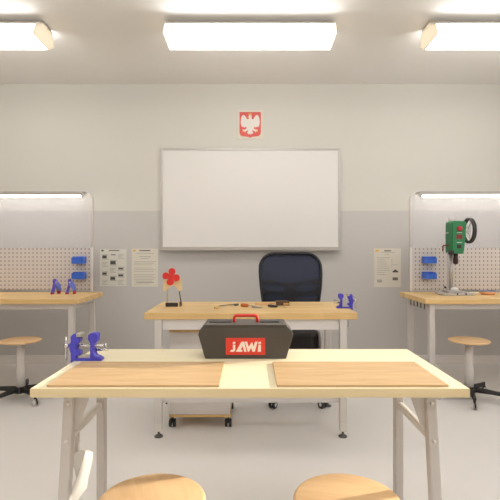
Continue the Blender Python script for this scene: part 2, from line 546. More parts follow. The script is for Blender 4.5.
def poster(label, x0, y0, x1, y1, paper, marks, logo):
    """marks: (material key, x0, y0, x1, y1) in photograph pixels"""
    a, b = at(x0, y0, WB), at(x1, y1, WB)
    t = thing('wall_poster', label, 'poster', ((a.x + b.x) / 2, WB, b.z), 0, 'printed sheets on the back wall')
    cx, cz = (a.x + b.x) / 2, b.z
    MB().box(a.x - cx, b.x - cx, -.003, 0, 0, a.z - b.z).build('sheet', M[paper], t)
    for k, *r in marks:
        p, q = at(r[0], r[1], WB), at(r[2], r[3], WB)
        MB().box(p.x - cx, q.x - cx, -.0036, -.003, q.z - cz, p.z - cz).build({'ink': 'printed_heading', 'pale_ink': 'printed_line', 'dark_ink': 'printed_picture'}[k], M[k], t)
    p, q = at(logo[1], logo[2], WB), at(logo[3], logo[4], WB)
    MB().box(p.x - cx, q.x - cx, -.0038, -.003, q.z - cz, p.z - cz).build('printed_logo', M[logo[0]], t)
    return t


mk = [('ink', 109, 249.9, 119.5, 251.0)]
for px, py, ww, hh_ in ((102, 254.5, 6, 5), (111, 254, 5, 1.6), (110, 260, 7, 5.5), (102, 271.5, 6, 4.5), (118, 267, 6.5, 3.5), (118, 273.5, 6.5, 4), (110, 276, 6.5, 5)):
    mk.append(('dark_ink', px + .4, py + 1, px + ww - 1.2, py + hh_ - 1.2))
    mk.append(('pale_ink', px, py, px + ww, py + .8))
    mk.append(('pale_ink', px, py + hh_ - .9, px + ww, py + hh_ - .1))
for px, py in ((118, 254), (110, 268), (102, 262), (118, 280), (102, 280)):
    for k in range(4):
        mk.append(('pale_ink', px, py + k * 1.35, px + 6 - (k % 3), py + k * 1.35 + .45))
poster('white sheet with small black and white pictures, left of the plain text sheet', 100.0, 249.0, 126.6, 286.2, 'paper', mk, ('dark_green', 101.3, 249.8, 103.8, 251.4))
mk = [('ink', 139.5, 250.0, 150.5, 251.1), ('pale_ink', 136.5, 253.0, 154, 253.6), ('pale_ink', 139, 256.3, 151, 257), ('pale_ink', 141, 258.3, 149, 258.9)]
for k in range(13):
    if k not in (3, 7):
        mk.append(('pale_ink', 134.2, 261.4 + k * 1.62, 156 - (k * 7 % 5), 261.85 + k * 1.62))
mk += [('ink', 136.5, 282.0, 154, 282.5), ('pale_ink', 134.2, 283.6, 150, 284.1)]
poster('cream text-only sheet with an orange corner mark beside the whiteboard corner', 131.8, 248.6, 158.0, 286.6, 'cream_paper', mk, ('yellow', 133.2, 249.6, 135.6, 251.4))
mk = [('ink', 384, 250.2, 391, 251.4), ('pale_ink', 380.5, 252.2, 395, 252.7), ('pale_ink', 384.5, 254.3, 389.5, 254.8)]
for k in range(9):
    mk.append(('pale_ink', 377, 257.5 + k * 2.1, 390 - (k * 5 % 6), 257.95 + k * 2.1))
mk += [('dark_ink', 392.5, 270.8, 398, 272.4), ('dark_ink', 394, 269.6, 396.5, 270.8), ('ink', 392.5, 277.3, 397.8, 280.3), ('pale_ink', 393, 264.5, 397.5, 265), ('pale_ink', 391.6, 259, 392, 268), ('pale_ink', 377, 279.5, 382, 282.5)]
poster('cream printed sheet with two small drawings, by the right workbench', 374.2, 248.4, 400.8, 287.0, 'cream_paper', mk, ('yellow', 375.3, 249.6, 378.6, 251.6))


# ------------------------------------------------------------------ side workbenches with pegboard and lamp
BY0, BY1, BH = 3.471, 4.06, .75
BLEN = 1.98


def workbench(label, s, xe, hooks):
    """s = +1 runs to the right from its inner edge xe, -1 runs to the left"""
    t = thing('workbench', label, 'workbench', (xe, BY0, 0))
    D = BY1 - BY0
    X = lambda v: s * v
    MB().box(X(0), X(BLEN), 0, D, BH - .04, BH).build('worktop', M['beech'], t, .003)
    for lx in (.05, BLEN - .095):
        for ly in (.04, D - .085):
            l = MB().box(X(lx), X(lx + .043), ly, ly + .043, .03, BH - .04).build('leg', M['grey_steel'], t, .003)
            MB().lathe([(0, 0), (.022, 0), (.022, .008), (.008, .012), (.008, .03), (0, .03)], (X(lx + .0215), ly + .0215, 0), 16).build('levelling_foot', M['black'], l)
    MB().box(X(.093), X(BLEN - .095), .05, .075, BH - .085, BH - .04).build('front_rail', M['grey_steel'], t, .002)
    MB().box(X(.093), X(BLEN - .095), D - .075, D - .05, BH - .085, BH - .04).build('back_rail', M['grey_steel'], t, .002)
    for lx in (.058, BLEN - .08):
        MB().box(X(lx), X(lx + .025), .083, D - .085, BH - .085, BH - .04).build('side_rail', M['grey_steel'], t, .002)
    if hooks:
        for k in range(5):
            y = .06 + k * .075
            MB().box(X(.016), X(.022), y, y + .012, BH - .088, BH - .04).build('tool_hook', M['foot_grey'], t, .001)
    # uprights and frame
    yb = D - .012
    top = EYE + 57.3 / F * 4.05
    x0, x1, r, tr = .088, BLEN - .088, .06, .0105
    pts = [(X(x0), yb, BH + .0)]
    for i in range(7):
        q = PI - PI / 2 * i / 6
        pts.append((X(x0 + r + r * math.cos(q)), yb, top - r - tr + r * math.sin(q)))
    for i in range(7):
        q = PI / 2 - PI / 2 * i / 6
        pts.append((X(x1 - r + r * math.cos(q)), yb, top - r - tr + r * math.sin(q)))
    pts.append((X(x1), yb, BH + .0))
    MB().tube(pts, tr, 12).build('rack_frame', M['grey_steel'], t)
    MB().box(X(x0 + .008), X(x1 - .008), yb - .006, yb + .004, .772, 1.146).build('pegboard', M['peg'], t)
    for xx in (x0, x1):
        MB().box(X(xx - .006), X(xx + .012), yb - .016, yb + .012, .756, 1.15).build('pegboard_bracket', M['light_steel'], t, .002)
    MB().box(X(x0 + .009), X(x1 - .009), yb - .002, yb + .002, 1.148, top - .018).build('back_panel', M['milky'], t)
    # lamp under the top bar
    h = MB().prism([(yb - .150, top - .040), (yb - .152, top - .022), (yb - .130, top - .006), (yb - .03, top - .004), (yb - .03, top - .014), (yb - .125, top - .018), (yb - .146, top - .028), (yb - .146, top - .040)], X(.125), X(BLEN - .125), 'x')
    h = h.build('light_hood', M['aluminium'], t, .001)
    MB().tube([(X(.145), yb - .120, top - .043), (X(BLEN - .145), yb - .120, top - .043)], .011, 14).build('light_tube', M['tube'], h)
    for xx in (.130, BLEN - .145):
        MB().box(X(xx), X(xx + .015), yb - .135, yb - .105, top - .056, top - .020).build('tube_holder', M['light_steel'], h)
    for xx in (.16, BLEN - .18):
        MB().box(X(xx), X(xx + .02), yb - .04, yb - .004, top - .020, top - .010).build('light_bracket', M['aluminium'], t)
    return t


workbench('wooden workbench at the left wall side with a lit pegboard and blue clamps on it', -1, -1.327, False)
workbench('wooden workbench at the right with a lit pegboard and the green drill press on it', 1, 1.352, True)


# ------------------------------------------------------------------ blue bins on the pegboards
def storage_bin(label, px0, py0, px1, py1):
    d = 3.95
    a, b = at(px0, py0, d), at(px1, py1, d)
    wd, hh = b.x - a.x, a.z - b.z
    t = thing('storage_bin', label, 'storage bin', ((a.x + b.x) / 2, 4.041, b.z), 0, 'blue bins on the pegboards')
    h = wd / 2
    m = MB()
    m.box(-h, h, -.09, 0, 0, .004)
    m.box(-h, h, -.004, 0, .004, hh)
    for s in (-1, 1):
        m.prism([(-.004, .004), (-.09, .004), (-.09, hh * .78), (-.055, hh), (-.004, hh)], s * h, s * (h - .004), 'x')
    m.box(-h + .004, h - .004, -.09, -.086, .004, hh * .78)
    m.build('bin_body', M['bin_blue'], t, .0015)
    MB().box(-h * .55, h * .55, -.0925, -.09, hh * .2, hh * .6).build('label_holder', M['bin_blue'], t, .001)
    MB().box(-h, h, -.096, -.086, hh * .74, hh * .84).build('front_lip', M['bin_blue'], t, .002)
    return t


storage_bin('upper blue bin on the left pegboard', 71.2, 256.6, 82.6, 263.8)
storage_bin('lower blue bin on the left pegboard', 71.2, 272.4, 82.6, 279.2)
storage_bin('upper blue bin on the right pegboard', 425.6, 256.6, 437.0, 263.4)
storage_bin('lower blue bin on the right pegboard', 425.6, 272.2, 437.0, 279.0)


# ------------------------------------------------------------------ spring clamps on the left bench
def spring_clamp(label, x, y, rz):
    t = thing('spring_clamp', label, 'clamp', (x, y, BH), rz, 'spring clamps on the left workbench')
    t.scale = (.82, 1, 1)
    # handles meet at the head, one arm slants to the right, one leg to the left
    MB().prism([(-.042, .006), (-.018, .004), (-.002, .05), (.010, .085), (.014, .118), (.004, .132), (-.012, .132), (-.020, .118), (-.016, .085)], -.012, .012).build('back_arm', M['clamp_purple'], t, .004)
    MB().prism([(-.012, .090), (.004, .112), (.030, .104), (.052, .080), (.060, .045), (.054, .028), (.030, .028), (.026, .046), (.004, .066)], -.018, .018).build('front_arm', M['clamp_blue'], t, .006)
    MB().prism([(.032, .0), (.058, .0), (.060, .03), (.032, .03)], -.012, .012).build('jaw_tip', M['dull_red'], t, .004)
    MB().prism([(-.046, 0), (-.018, 0), (-.014, .012), (-.042, .014)], -.013, .013).build('jaw_tip', M['dull_red'], t, .004)
    MB().lathe([(0, -.02), (.008, -.02), (.008, .02), (0, .02)], (.002, 0, .098), 16, 'y').build('pivot_pin', M['chrome'], t)
    return t


p = at(55, 293.6, 3.86)
spring_clamp('blue spring clamp on the left workbench, further from the bins', p.x, 3.86, 1.0)
p = at(70, 293.4, 3.86)
spring_clamp('blue spring clamp on the left workbench, just below the lower bin', p.x, 3.86, .1)

# ------------------------------------------------------------------ drill press on the right bench
c = at(455, 294, 3.80)
t = thing('drill_press', 'green bench drill press with a black handwheel on the right workbench', 'drill press', (c.x, 3.80, BH))
U = lambda px, d=3.74: (px - 250) / F * d - c.x
V = lambda py, d=3.74: EYE - (py - 250) / F * d - BH
m = MB()
m.prism([(-.135, -.1), (.10, -.1), (.13, -.06), (.13, .1), (-.13, .1), (-.15, -.04)], 0, .022, 'z')
m.build('base_plate', M['cast_iron'], t, .004)
MB().box(U(446, 3.8), U(460, 3.8), -.05, .09, .022, .036).build('base_step', M['cast_iron'], t, .004)
for x in (-.03, .04):
    MB().box(x, x + .012, -.101, -.05, .008, .0225).build('base_slot', M['black'], t)
MB().lathe([(0, .03), (.018, .03), (.018, V(250)), (0, V(250))], (U(450.6, 3.83), .03, 0), 24).build('column', M['aluminium'], t)
MB().box(U(447.6, 3.8), U(448.6, 3.8), .0, .01, .03, V(252)).build('depth_rack', M['cast_iron'], t)
MB().lathe([(0, .034), (.034, .034), (.034, .052), (.024, .06), (0, .06)], (U(454, 3.82), .02, 0), 24).build('collar', M['light_steel'], t)
MB().lathe([(0, 0), (.009, 0), (.009, .02), (0, .02)], (U(445.6, 3.8), .0, V(287.3, 3.8)), 12, 'y').build('clamp_knob', M['black'], t)
hd = [(U(453.6), V(253.8)), (U(463.3), V(253.8)), (U(464.6), V(250.5)), (U(467), V(222.5)), (U(465.5), V(221.0)), (U(454.5), V(220.4)), (U(452.6), V(222)), (U(452.4), V(224)), (U(452.2), V(249)), (U(452.4), V(252.5))]
MB().prism(hd, -.06, .078).build('drill_head', M['green'], t, .010, 3)
MB().box(U(448.4, 3.85), U(452.8, 3.85), .02, .06, V(221, 3.85), V(217.8, 3.85)).build('motor_cap', M['grey_steel'], t, .003)
MB().box(U(451.4), U(454.2), -.062, .0, V(254.6), V(250.4)).build('head_clamp', M['black'], t, .002)
MB().lathe([(.022, 0), (.022, -.008), (.016, -.012), (0, -.012)], (U(459.6), -.06, V(228.6)), 24, 'y').build('stop_button', M['button_red'], t)
MB().box(U(456.3), U(462.4), -.0615, -.059, V(239), V(234.6)).build('switch_plate', M['dark_red'], t, .001)
MB().box(U(457), U(461.4), -.0615, -.059, V(248.4), V(244.6)).build('rating_plate', M['soft_black'], t, .001)
for yy in (232.4, 242.2):
    MB().box(U(457), U(462), -.0612, -.059, V(yy + .45), V(yy)).build('printed_line', M['light_steel'], t)
MB().lathe([(0, V(253)), (.018, V(253)), (.018, V(258)), (.021, V(259)), (.021, V(263)), (.013, V(264.4)), (0, V(264.4))], (U(455.7, 3.77), -.03, 0), 20).build('chuck', M['brown_black'], t)
MB().tube([(U(448.5, 3.8), .0, V(245.4, 3.8)), (U(443.4, 3.8), .0, V(245.4, 3.8)), (U(442.9, 3.8), .0, V(246, 3.8)), (U(442.9, 3.8), .0, V(251.5, 3.8))], .006, 10).build('feed_lever', M['dark_red'], t)
MB().lathe([(0, 0), (.006, 0), (.006, .03), (0, .03)], (U(446.4, 3.8), .02, V(233, 3.8)), 10, 'x').build('side_screw', M['cast_iron'], t)
ax = Vector((1, 0, 0))
wc = Vector((U(469.0, 3.8), .0, V(230.6, 3.8)))
wh = MB()
for o in (-.008, 0, .008):
    wh.torus(wc + ax * o, .099, .010, ax, 48, 12)
wh = wh.build('handwheel', M['soft_black'], t)
u_ = Vector((0, 0, 1)); v_ = ax.cross(u_)
for i in range(3):
    q = 2 * PI * i / 3 + .5
    MB().tube([wc - ax * .012, wc + (u_ * math.cos(q) + v_ * math.sin(q)) * .095], .007, 8).build('spoke', M['light_steel'], wh)
MB().tube([wc - ax * .06, wc + ax * .012], .014, 14).build('wheel_hub', M['light_steel'], wh)

p = at(473.5, 294.5, 3.80)
MB_ = MB().lathe([(.018, 0), (.032, 0), (.034, .01), (.032, .022), (.018, .022), (.016, .01), (.018, 0)], (0, 0, 0), 32)
tag(MB_.build('tape_roll', M['cream_ring'], None, loc=(p.x, 3.80, BH)), 'small cream tape roll on the right workbench beside the drill press base', 'tape roll')
p = at(488, 294, 3.82)
t = thing('parts_dish', 'round orange-pink dish with a blue rim on the right workbench', 'dish', (p.x, 3.82, BH))
MB().lathe([(0, 0), (.05, 0), (.064, .028), (.059, .028), (.047, .005), (0, .005)], (0, 0, 0), 40).build('dish_bowl', M['orange_pink'], t)
MB().torus((0, 0, .030), .062, .004, (0, 0, 1), 40, 8).build('dish_rim', M['grey_blue'], t)

# ------------------------------------------------------------------ teacher's desk
DX0, DX1, DY0, DY1 = -.636, .645, 2.70, 3.29
t = thing('work_desk', 'wooden-topped grey steel desk in the middle, before the whiteboard', 'desk', ((DX0 + DX1) / 2, DY0, 0))
hw, D = (DX1 - DX0) / 2, DY1 - DY0
MB().box(-hw, hw, 0, D, .71, .75).build('desktop', M['beech'], t, .003)
for s in (-1, 1):
    for y in (-.0, D - .06):
        l = MB().box(s * (hw - .063), s * (hw - .105), y, y + .042, .085, .71).build('leg', M['grey_steel'], t, .003)
        MB().box(s * (hw - .064), s * (hw - .104), y + .001, y + .041, .036, .085).build('leg_sleeve', M['white_shell'], l, .003)
        MB().lathe([(0, 0), (.026, 0), (.026, .005), (.012, .014), (.007, .018), (.007, .036), (0, .036)], (s * (hw - .084), y + .021, 0), 20).build('levelling_foot', M['foot_grey'], l)
    MB().box(s * (hw - .072), s * (hw - .097), .054, D - .06, .66, .71).build('side_rail', M['grey_steel'], t, .002)
    MB().box(s * (hw - .072), s * (hw - .097), .054, D - .06, .205, .235).build('side_stretcher', M['grey_steel'], t, .002)
MB().box(-hw + .105, hw - .105, .022, .046, .645, .71).build('front_apron', M['light_steel'], t, .002)
MB().box(-hw + .105, hw - .105, D - .05, D - .03, .66, .71).build('back_apron', M['grey_steel'], t, .002)
MB().box(-hw + .105, hw - .105, .02, .045, .205, .235).build('front_stretcher', M['grey_steel'], t, .002)

# mobile cabinet under the desk
t = thing('mobile_cabinet', 'white cabinet with orange wood edges on casters under the desk', 'cabinet', (-.317, 2.84, 0))
hx = .19
MB().box(-hx, hx, .003, .40, .088, .608).build('cabinet_body', M['white_cab'], t, .002)
MB().box(-hx - .004, hx + .004, 0, .404, .608, .622).build('cabinet_top', M['plain_wood'], t, .002)
MB().box(-hx - .004, hx + .004, 0, .404, .072, .088).build('cabinet_base', M['plain_wood'], t, .002)
MB().box(-hx + .01, hx - .01, -.002, .003, .35, .354).build('drawer_gap', M['grey_rim'], t)
for sx in (-1, 1):
    for y in (.035, .36):
        w_ = MB()
        for dx in (-.013, .013):
            w_.lathe([(0, -.008), (.024, -.008), (.026, -.004), (.026, .004), (.024, .008), (0, .008)], (sx * (hx - .012) + dx, y, .026), 20, 'x')
        w_.box(sx * (hx - .012) - .005, sx * (hx - .012) + .005, y - .012, y + .012, .026, .072)
        w_.build('caster', M['black'], t)
MB().tube([(-hx - .03, .02, .155), (-hx - .022, .02, .15), (-hx - .018, .02, .165), (-hx - .018, .02, .19), (-hx - .0, .02, .19)], .004, 8).build('side_hook', M['soft_black'], t)

# ------------------------------------------------------------------ office chair behind the desk
t = thing('office_chair', 'dark navy mesh-back office chair behind the desk', 'office chair', (.336, 3.557, 0))
t.scale = (1, 1, .99)


def back_y(z):                             # gentle lumbar curve
    s_ = (z - .60) / .51
    return .17 + .05 * s_ - .045 * math.sin(PI * s_)


def half_w(z):
    s_ = (z - .60) / .51
    return .211 + .042 * math.sin(PI * min(1, max(0, s_)) * .62)


out = []
for z in [.60 + .03 * i for i in range(13)]:
    out.append((half_w(z), z))
hwT = half_w(.96)
for i in range(1, 9):
    q = PI / 2 * i / 8
    out.append((hwT - .12 + .12 * math.cos(q), .99 + .12 * math.sin(q)))
loop = out + [(-x, z) for x, z in out[::-1]]
MB().tube([(x, back_y(z), z) for x, z in loop], .013, 10, closed=True).build('back_frame', M['navy_frame'], t)


def back_sheet(fn_in, off=0.0, nx=24, nz=34):
    """curved sheet inside the back outline, thickened"""
    m = MB(); bm = m.bm
    def ext(z):
        if z <= .99:
            return half_w(z) if z < .96 else hwT
        return hwT - .12 + .12 * math.sqrt(max(0, 1 - ((z - .99) / .12) ** 2))
    g = {}
    for j in range(nz + 1):
        z = .60 + .51 * j / nz
        z = min(z, 1.108)
        for i in range(nx + 1):
            g[i, j] = ((-1 + 2 * i / nx) * ext(z), z)
    vs = {}
    def vert(i, j, o):
        if (i, j, o) not in vs:
            x, z = g[i, j]
            vs[i, j, o] = bm.verts.new((x, back_y(z) + off + o - .02 * (1 - (x / .27) ** 2) * -1 * .5, z))
        return vs[i, j, o]
    for j in range(nz):
        for i in range(nx):
            x = (g[i, j][0] + g[i + 1, j + 1][0]) / 2; z = (g[i, j][1] + g[i, j + 1][1]) / 2
            if fn_in(x, z):
                for o in (0, .004):
                    q = [vert(i, j, o), vert(i + 1, j, o), vert(i + 1, j + 1, o), vert(i, j + 1, o)]
                    bm.faces.new(q if o else q[::-1]).smooth = True
    return m


back_sheet(lambda x, z: True).build('back_mesh', M['navy_mesh'], t)


OV = [(sx * .132, zz, .098, hz) for sx in (-1, 1) for zz, hz in ((.828, .034), (.732, .036))]


def ribs(x, z):                            # dark X-shaped lumbar support with four openings
    if z > .862 + .042 * (abs(x) / .25) ** 1.3:
        return False
    return all(((x - ox) / ow) ** 2 + ((z - oz + .10 * (.132 - abs(x))) / oh) ** 2 > 1 for ox, oz, ow, oh in OV)


back_sheet(ribs, -.010, 84, 120).build('lumbar_support', M['navy_frame'], t)
MB().prism(rounded(-.175, .175, -.22, .20, .06), .385, .515, 'z').build('seat', M['seat_black'], t, .03, 4)
MB().prism(rounded(-.18, .18, -.21, .18, .08), .372, .392, 'z').build('seat_pan', M['soft_black'], t, .006)
for s in (-1, 1):
    MB().prism([(-.235, .40), (-.20, .375), (.12, .375), (.15, .42), (.12, .50), (-.19, .522), (-.225, .50)], s * .179, s * .193, 'x').build('side_shell', M['grey_rim'], t, .006)
MB().tube([(0, .15, .40), (0, .21, .44), (0, .225, .56), (0, .21, .72)], [.03, .03, .025, .02], 12).build('back_post', M['navy_frame'], t)
MB().lathe([(0, .09), (.03, .09), (.03, .25), (.018, .25), (.018, .38), (0, .38)], (0, -.11, 0), 20).build('gas_column', M['soft_black'], t)
for i in range(5):
    q = math.radians(-125 + 72 * i)
    hub_ = Vector((0, -.11, 0))
    d_ = Vector((math.cos(q), math.sin(q), 0))
    l = MB().tube([hub_ + Vector((0, 0, .105)), hub_ + d_ * .12 + Vector((0, 0, .09)), hub_ + d_ * .30 + Vector((0, 0, .068))], [.03, .022, .015], 10).build('base_arm', M['soft_black'], t)
    c_ = hub_ + d_ * .30
    w_ = MB()
    for o in (-.014, .014):
        n_ = Vector((-d_.y, d_.x, 0))
        ax3 = (d_, Vector((0, 0, 1)), n_)
        w_.lathe([(0, -.008), (.027, -.008), (.030, 0), (.027, .008), (0, .008)], c_ + n_ * o + Vector((0, 0, .030)), 18, ax3)
    w_.build('caster', M['soft_black'], l)
    MB().lathe([(0, -.0235), (.013, -.0235), (.013, .0235), (0, .0235)], c_ + Vector((0, 0, .030)), 16, (d_, Vector((0, 0, 1)), Vector((-d_.y, d_.x, 0)))).build('caster_cap', M['light_steel'], l)


# ------------------------------------------------------------------ stools
def make_stool(label, x, y, rz, group):
    t = thing('swivel_stool', label, 'stool', (x, y, 0), rz, group)
    R = .147
    MB().lathe([(0, .434), (R - .014, .434), (R - .004, .437), (R, .441), (R, .444), (R - .003, .448), (R - .009, .450), (0, .450)], (0, 0, 0), 64).build('seat', M['seat_wood'], t)
    MB().lathe([(0, .428), (.05, .428), (.05, .434), (0, .434)], (0, 0, 0), 24).build('seat_plate', M['grey_steel'], t)
    MB().lathe([(0, .08), (.033, .08), (.033, .25), (.0295, .262), (.0295, .428), (0, .428)], (0, 0, 0), 28).build('column', M['grey_steel'], t)
    MB().lathe([(0, .052), (.044, .052), (.046, .07), (.040, .098), (0, .098)], (0, 0, 0), 28).build('hub', M['black'], t)
    for i in range(5):
        q = 2 * PI * i / 5
        d_ = Vector((math.cos(q), math.sin(q), 0)); n_ = Vector((-d_.y, d_.x, 0))
        l = MB().tube([Vector((0, 0, .078)) + d_ * .02, Vector((0, 0, .078)) + d_ * .13, Vector((0, 0, .074)) + d_ * .222, Vector((0, 0, .066)) + d_ * .236], [.021, .018, .015, .010], 10).build('base_arm', M['black'], t)
        h_ = MB().tube([d_ * .230 + Vector((0, 0, .05)), d_ * .230 + Vector((0, 0, .088))], .010, 10)
        h_.prism([(p_[0], p_[1]) for p_ in rounded(-.018, .018, -.018, .018, .008, 3)], .048, .058, 'z') if False else None
        h_.build('caster_stem', M['black'], l)
        w_ = MB()
        for o in (-.012, .012):
            w_.lathe([(0, -.008), (.020, -.008), (.0245, -.003), (.0245, .003), (.020, .008), (0, .008)], d_ * .236 + n_ * o + Vector((0, 0, .0245)), 18, (d_, Vector((0, 0, 1)), n_))
        w_.build('caster_wheel', M['caster_white'], l)
        fk = MB()
        arc = [d_ * (.236 + .029 * math.cos(a_)) + Vector((0, 0, .0245 + .029 * math.sin(a_))) for a_ in [math.radians(-10 + 20 * j) for j in range(10)]]
        fk.tube(arc, .0055, 8)
        fk.build('caster_hood', M['black'], l)
    return t


SD = .678 * F / 89.6
proto = make_stool('round wooden swivel stool before the left workbench', (20.6 - 250) / F * SD, SD, math.radians(-39), 'stools at the side workbenches')


def another_stool(label, x, y, rz, group):
    c_ = copy_tree(proto)
    c_.location = (x, y, 0); c_.rotation_euler = (0, 0, rz)
    c_['label'] = label; c_['group'] = group
    return c_


another_stool('round wooden swivel stool before the right workbench', (469.0 - 250) / F * SD, SD, math.radians(-107), 'stools at the side workbenches')
FD = .678 * F / 249.0
another_stool('round wooden stool seat at the front, left of the middle', (-98.5) / 249.0 * .678, FD, math.radians(20), 'stools at the front table')
another_stool('round wooden stool seat at the front, right of the middle', 97.5 / 249.0 * .678, FD, math.radians(75), 'stools at the front table')

# ------------------------------------------------------------------ front table
TX, TY0, TY1, TZ, TT = .600, 1.228, 1.718, .75, .0245
t = thing('folding_table', 'pale maple-topped table with grey steel legs in the foreground', 'table', (0, TY0, 0))
D = TY1 - TY0
MB().box(-TX, TX, .0012, D, TZ - TT, TZ).build('tabletop', M['maple'], t, .0015)
MB().box(-TX, TX, -.0006, .0012, TZ - TT, TZ - .001).build('edge_band', M['edge'], t)
ub = TZ - TT
for s in (-1, 1):
    # front leg leans a little towards the viewer, rear leg upright
    l = MB().prism([(.090, ub), (.122, ub), (.020, .02), (-.012, .02)], s * .5155, s * .5455, 'x').build('leg', M['warm_steel'], t, .004)
    MB().box(s * .514, s * .547, -.016, .024, 0, .022).build('rubber_foot', M['black'], l, .002)
    l = MB().box(s * .5155, s * .545, .366, .398, .02, ub).build('leg', M['warm_steel'], t, .004)
    MB().box(s * .514, s * .547, .364, .400, 0, .022).build('rubber_foot', M['black'], l, .002)
    MB().prism([(s * .516, ub), (s * .462, ub), (s * .506, ub - .125), (s * .516, ub - .125)], .094, .098).build('gusset_plate', M['warm_steel'], t)
    for zz in (.045, .15):
        MB().lathe([(0, 0), (.006, 0), (.004, -.004), (0, -.004)], (s * .5305, .0905 - .102 * zz / .7055, ub - zz), 12, 'y').build('bolt', M['light_steel'], t)
    # cross bar between the legs
    MB().box(s * .522, s * .542, .100, .368, .566, .590).build('cross_bar', M['light_steel'], t, .006)
MB().box(-.516, .516, .385, .400, ub - .035, ub).build('back_rail', M['warm_steel'], t, .002)

# white curved leg cover and rod on the left legs
def Q(px, py, d=1.45):
    v = at(px, py, d)
    return (v.x, v.y - TY0, v.z)


front = [(70, 468), (72, 459), (76, 453), (81, 450.4), (84.3, 451.8), (83, 459), (80, 468), (76, 480), (71.5, 490), (65, 503), (58, 516)]
back = [(74, 466), (78, 457), (84, 451.5), (89, 450.4), (92.6, 452.6), (92, 460), (90, 469), (88, 477), (86.3, 488), (79, 497), (70, 508)]
cv = MB()
A_ = [cv.bm.verts.new(Q(*p_, 1.41)) for p_ in front]
B_ = [cv.bm.verts.new(Q(*p_, 1.485)) for p_ in back]
for i in range(len(A_) - 1):
    cv.bm.faces.new((A_[i], A_[i + 1], B_[i + 1], B_[i])).smooth = True
cv.bm.faces.new(A_[:7])                     # domed front
cv.bm.faces.new([B_[i] for i in (0, 6, 7, 8, 9)])
cv = cv.build('curved_leg_cover', M['white_shell'], t)
sm_ = cv.modifiers.new('thickness', 'SOLIDIFY'); sm_.thickness = .004; sm_.offset = 0
MB().tube([Q(76.5, 428), Q(76.5, 456)], .010, 12).build('support_rod', M['aluminium'], t)

# boards on the front table
for x0, x1, lab in ((-.561, -.0845, 'thin tan plywood board on the left half of the front table'), (.0745, .548, 'thin tan plywood board on the right half of the front table')):
    b_ = thing('wooden_board', lab, 'board', ((x0 + x1) / 2, 1.37, TZ), 0, 'plywood boards on the front table')
    h = (x1 - x0) / 2
    MB().box(-h, h, -.13, .131, 0, .006).build('board_sheet', M['board'], b_, .001)

# ------------------------------------------------------------------ toolbox
TBY = 1.562
t = thing('toolbox', 'dark grey plastic toolbox with a red handle and red logo plate', 'toolbox', (at(245.6, 359, TBY).x, TBY, TZ))
pu = TBY / F
TXp = lambda px: (px - 245.6) * pu
TZp = lambda py: EYE - (py - 250) / F * TBY - TZ
outl = [(TXp(205), .0), (TXp(286.2), .0), (TXp(293.2), TZp(335)), (TXp(292), TZp(331)), (TXp(286.6), TZp(326)), (TXp(204), TZp(326)), (TXp(199.2), TZp(331)), (TXp(198.2), TZp(335))]
MB().prism(outl, 0, .125).build('toolbox_body', M['toolbox'], t, .003)
MB().prism([(TXp(203.4), TZp(326.2)), (TXp(287.4), TZp(326.2)), (TXp(286.4), TZp(324.6)), (TXp(204.4), TZp(324.6))], -.003, .128).build('toolbox_lid', M['toolbox'], t, .002)
for x0, x1 in ((208, 231), (261, 280)):
    MB().box(TXp(x0), TXp(x1), .045, .085, TZp(324.6), TZp(324.6) + .003).build('lid_tray', M['black'], t, .001)
zt = TZp(324.6)
hx = .0415
MB().tube([(-hx, .06, zt), (-hx, .06, zt + .016), (-hx + .003, .06, zt + .021), (-hx + .010, .06, zt + .023), (hx - .010, .06, zt + .023), (hx - .003, .06, zt + .021), (hx, .06, zt + .016), (hx, .06, zt)], .0055, 8).build('carry_handle', M['red'], t)
lp = MB().box(TXp(225.8), TXp(265.2), -.003, .0, TZp(354.8), TZp(337.8)).build('logo_plate', M['logo_red'], t, .001)
lx = lambda v: TXp(225.8 + (v - 127) / 6.32)
lz = lambda v: TZp(330 + v / 6.08)


def letter(polys):
    m = MB()
    for po in polys:
        m.prism([(lx(x), lz(y)) for x, y in po], -.0042, -.003)
    m.build('logo_letter', M['logo_white'], lp)


letter([[(172, 72), (187, 70), (187, 82), (172, 84)], [(172, 88), (187, 88), (187, 121), (178, 131), (154, 131), (160, 119), (172, 119)]])
letter([[(226, 70), (244, 70), (258, 131), (243, 131), (234, 96), (222, 119), (230, 119), (233, 131), (190, 131)]])
letter([[(247, 70), (262, 70), (272, 102), (288, 76), (296, 76), (302, 100), (312, 70), (328, 70), (310, 131), (296, 131), (287, 106), (274, 131), (266, 131)]])
letter([[(333, 72), (349, 70), (349, 82), (333, 84)], [(333, 88), (349, 88), (349, 131), (328, 131)]])


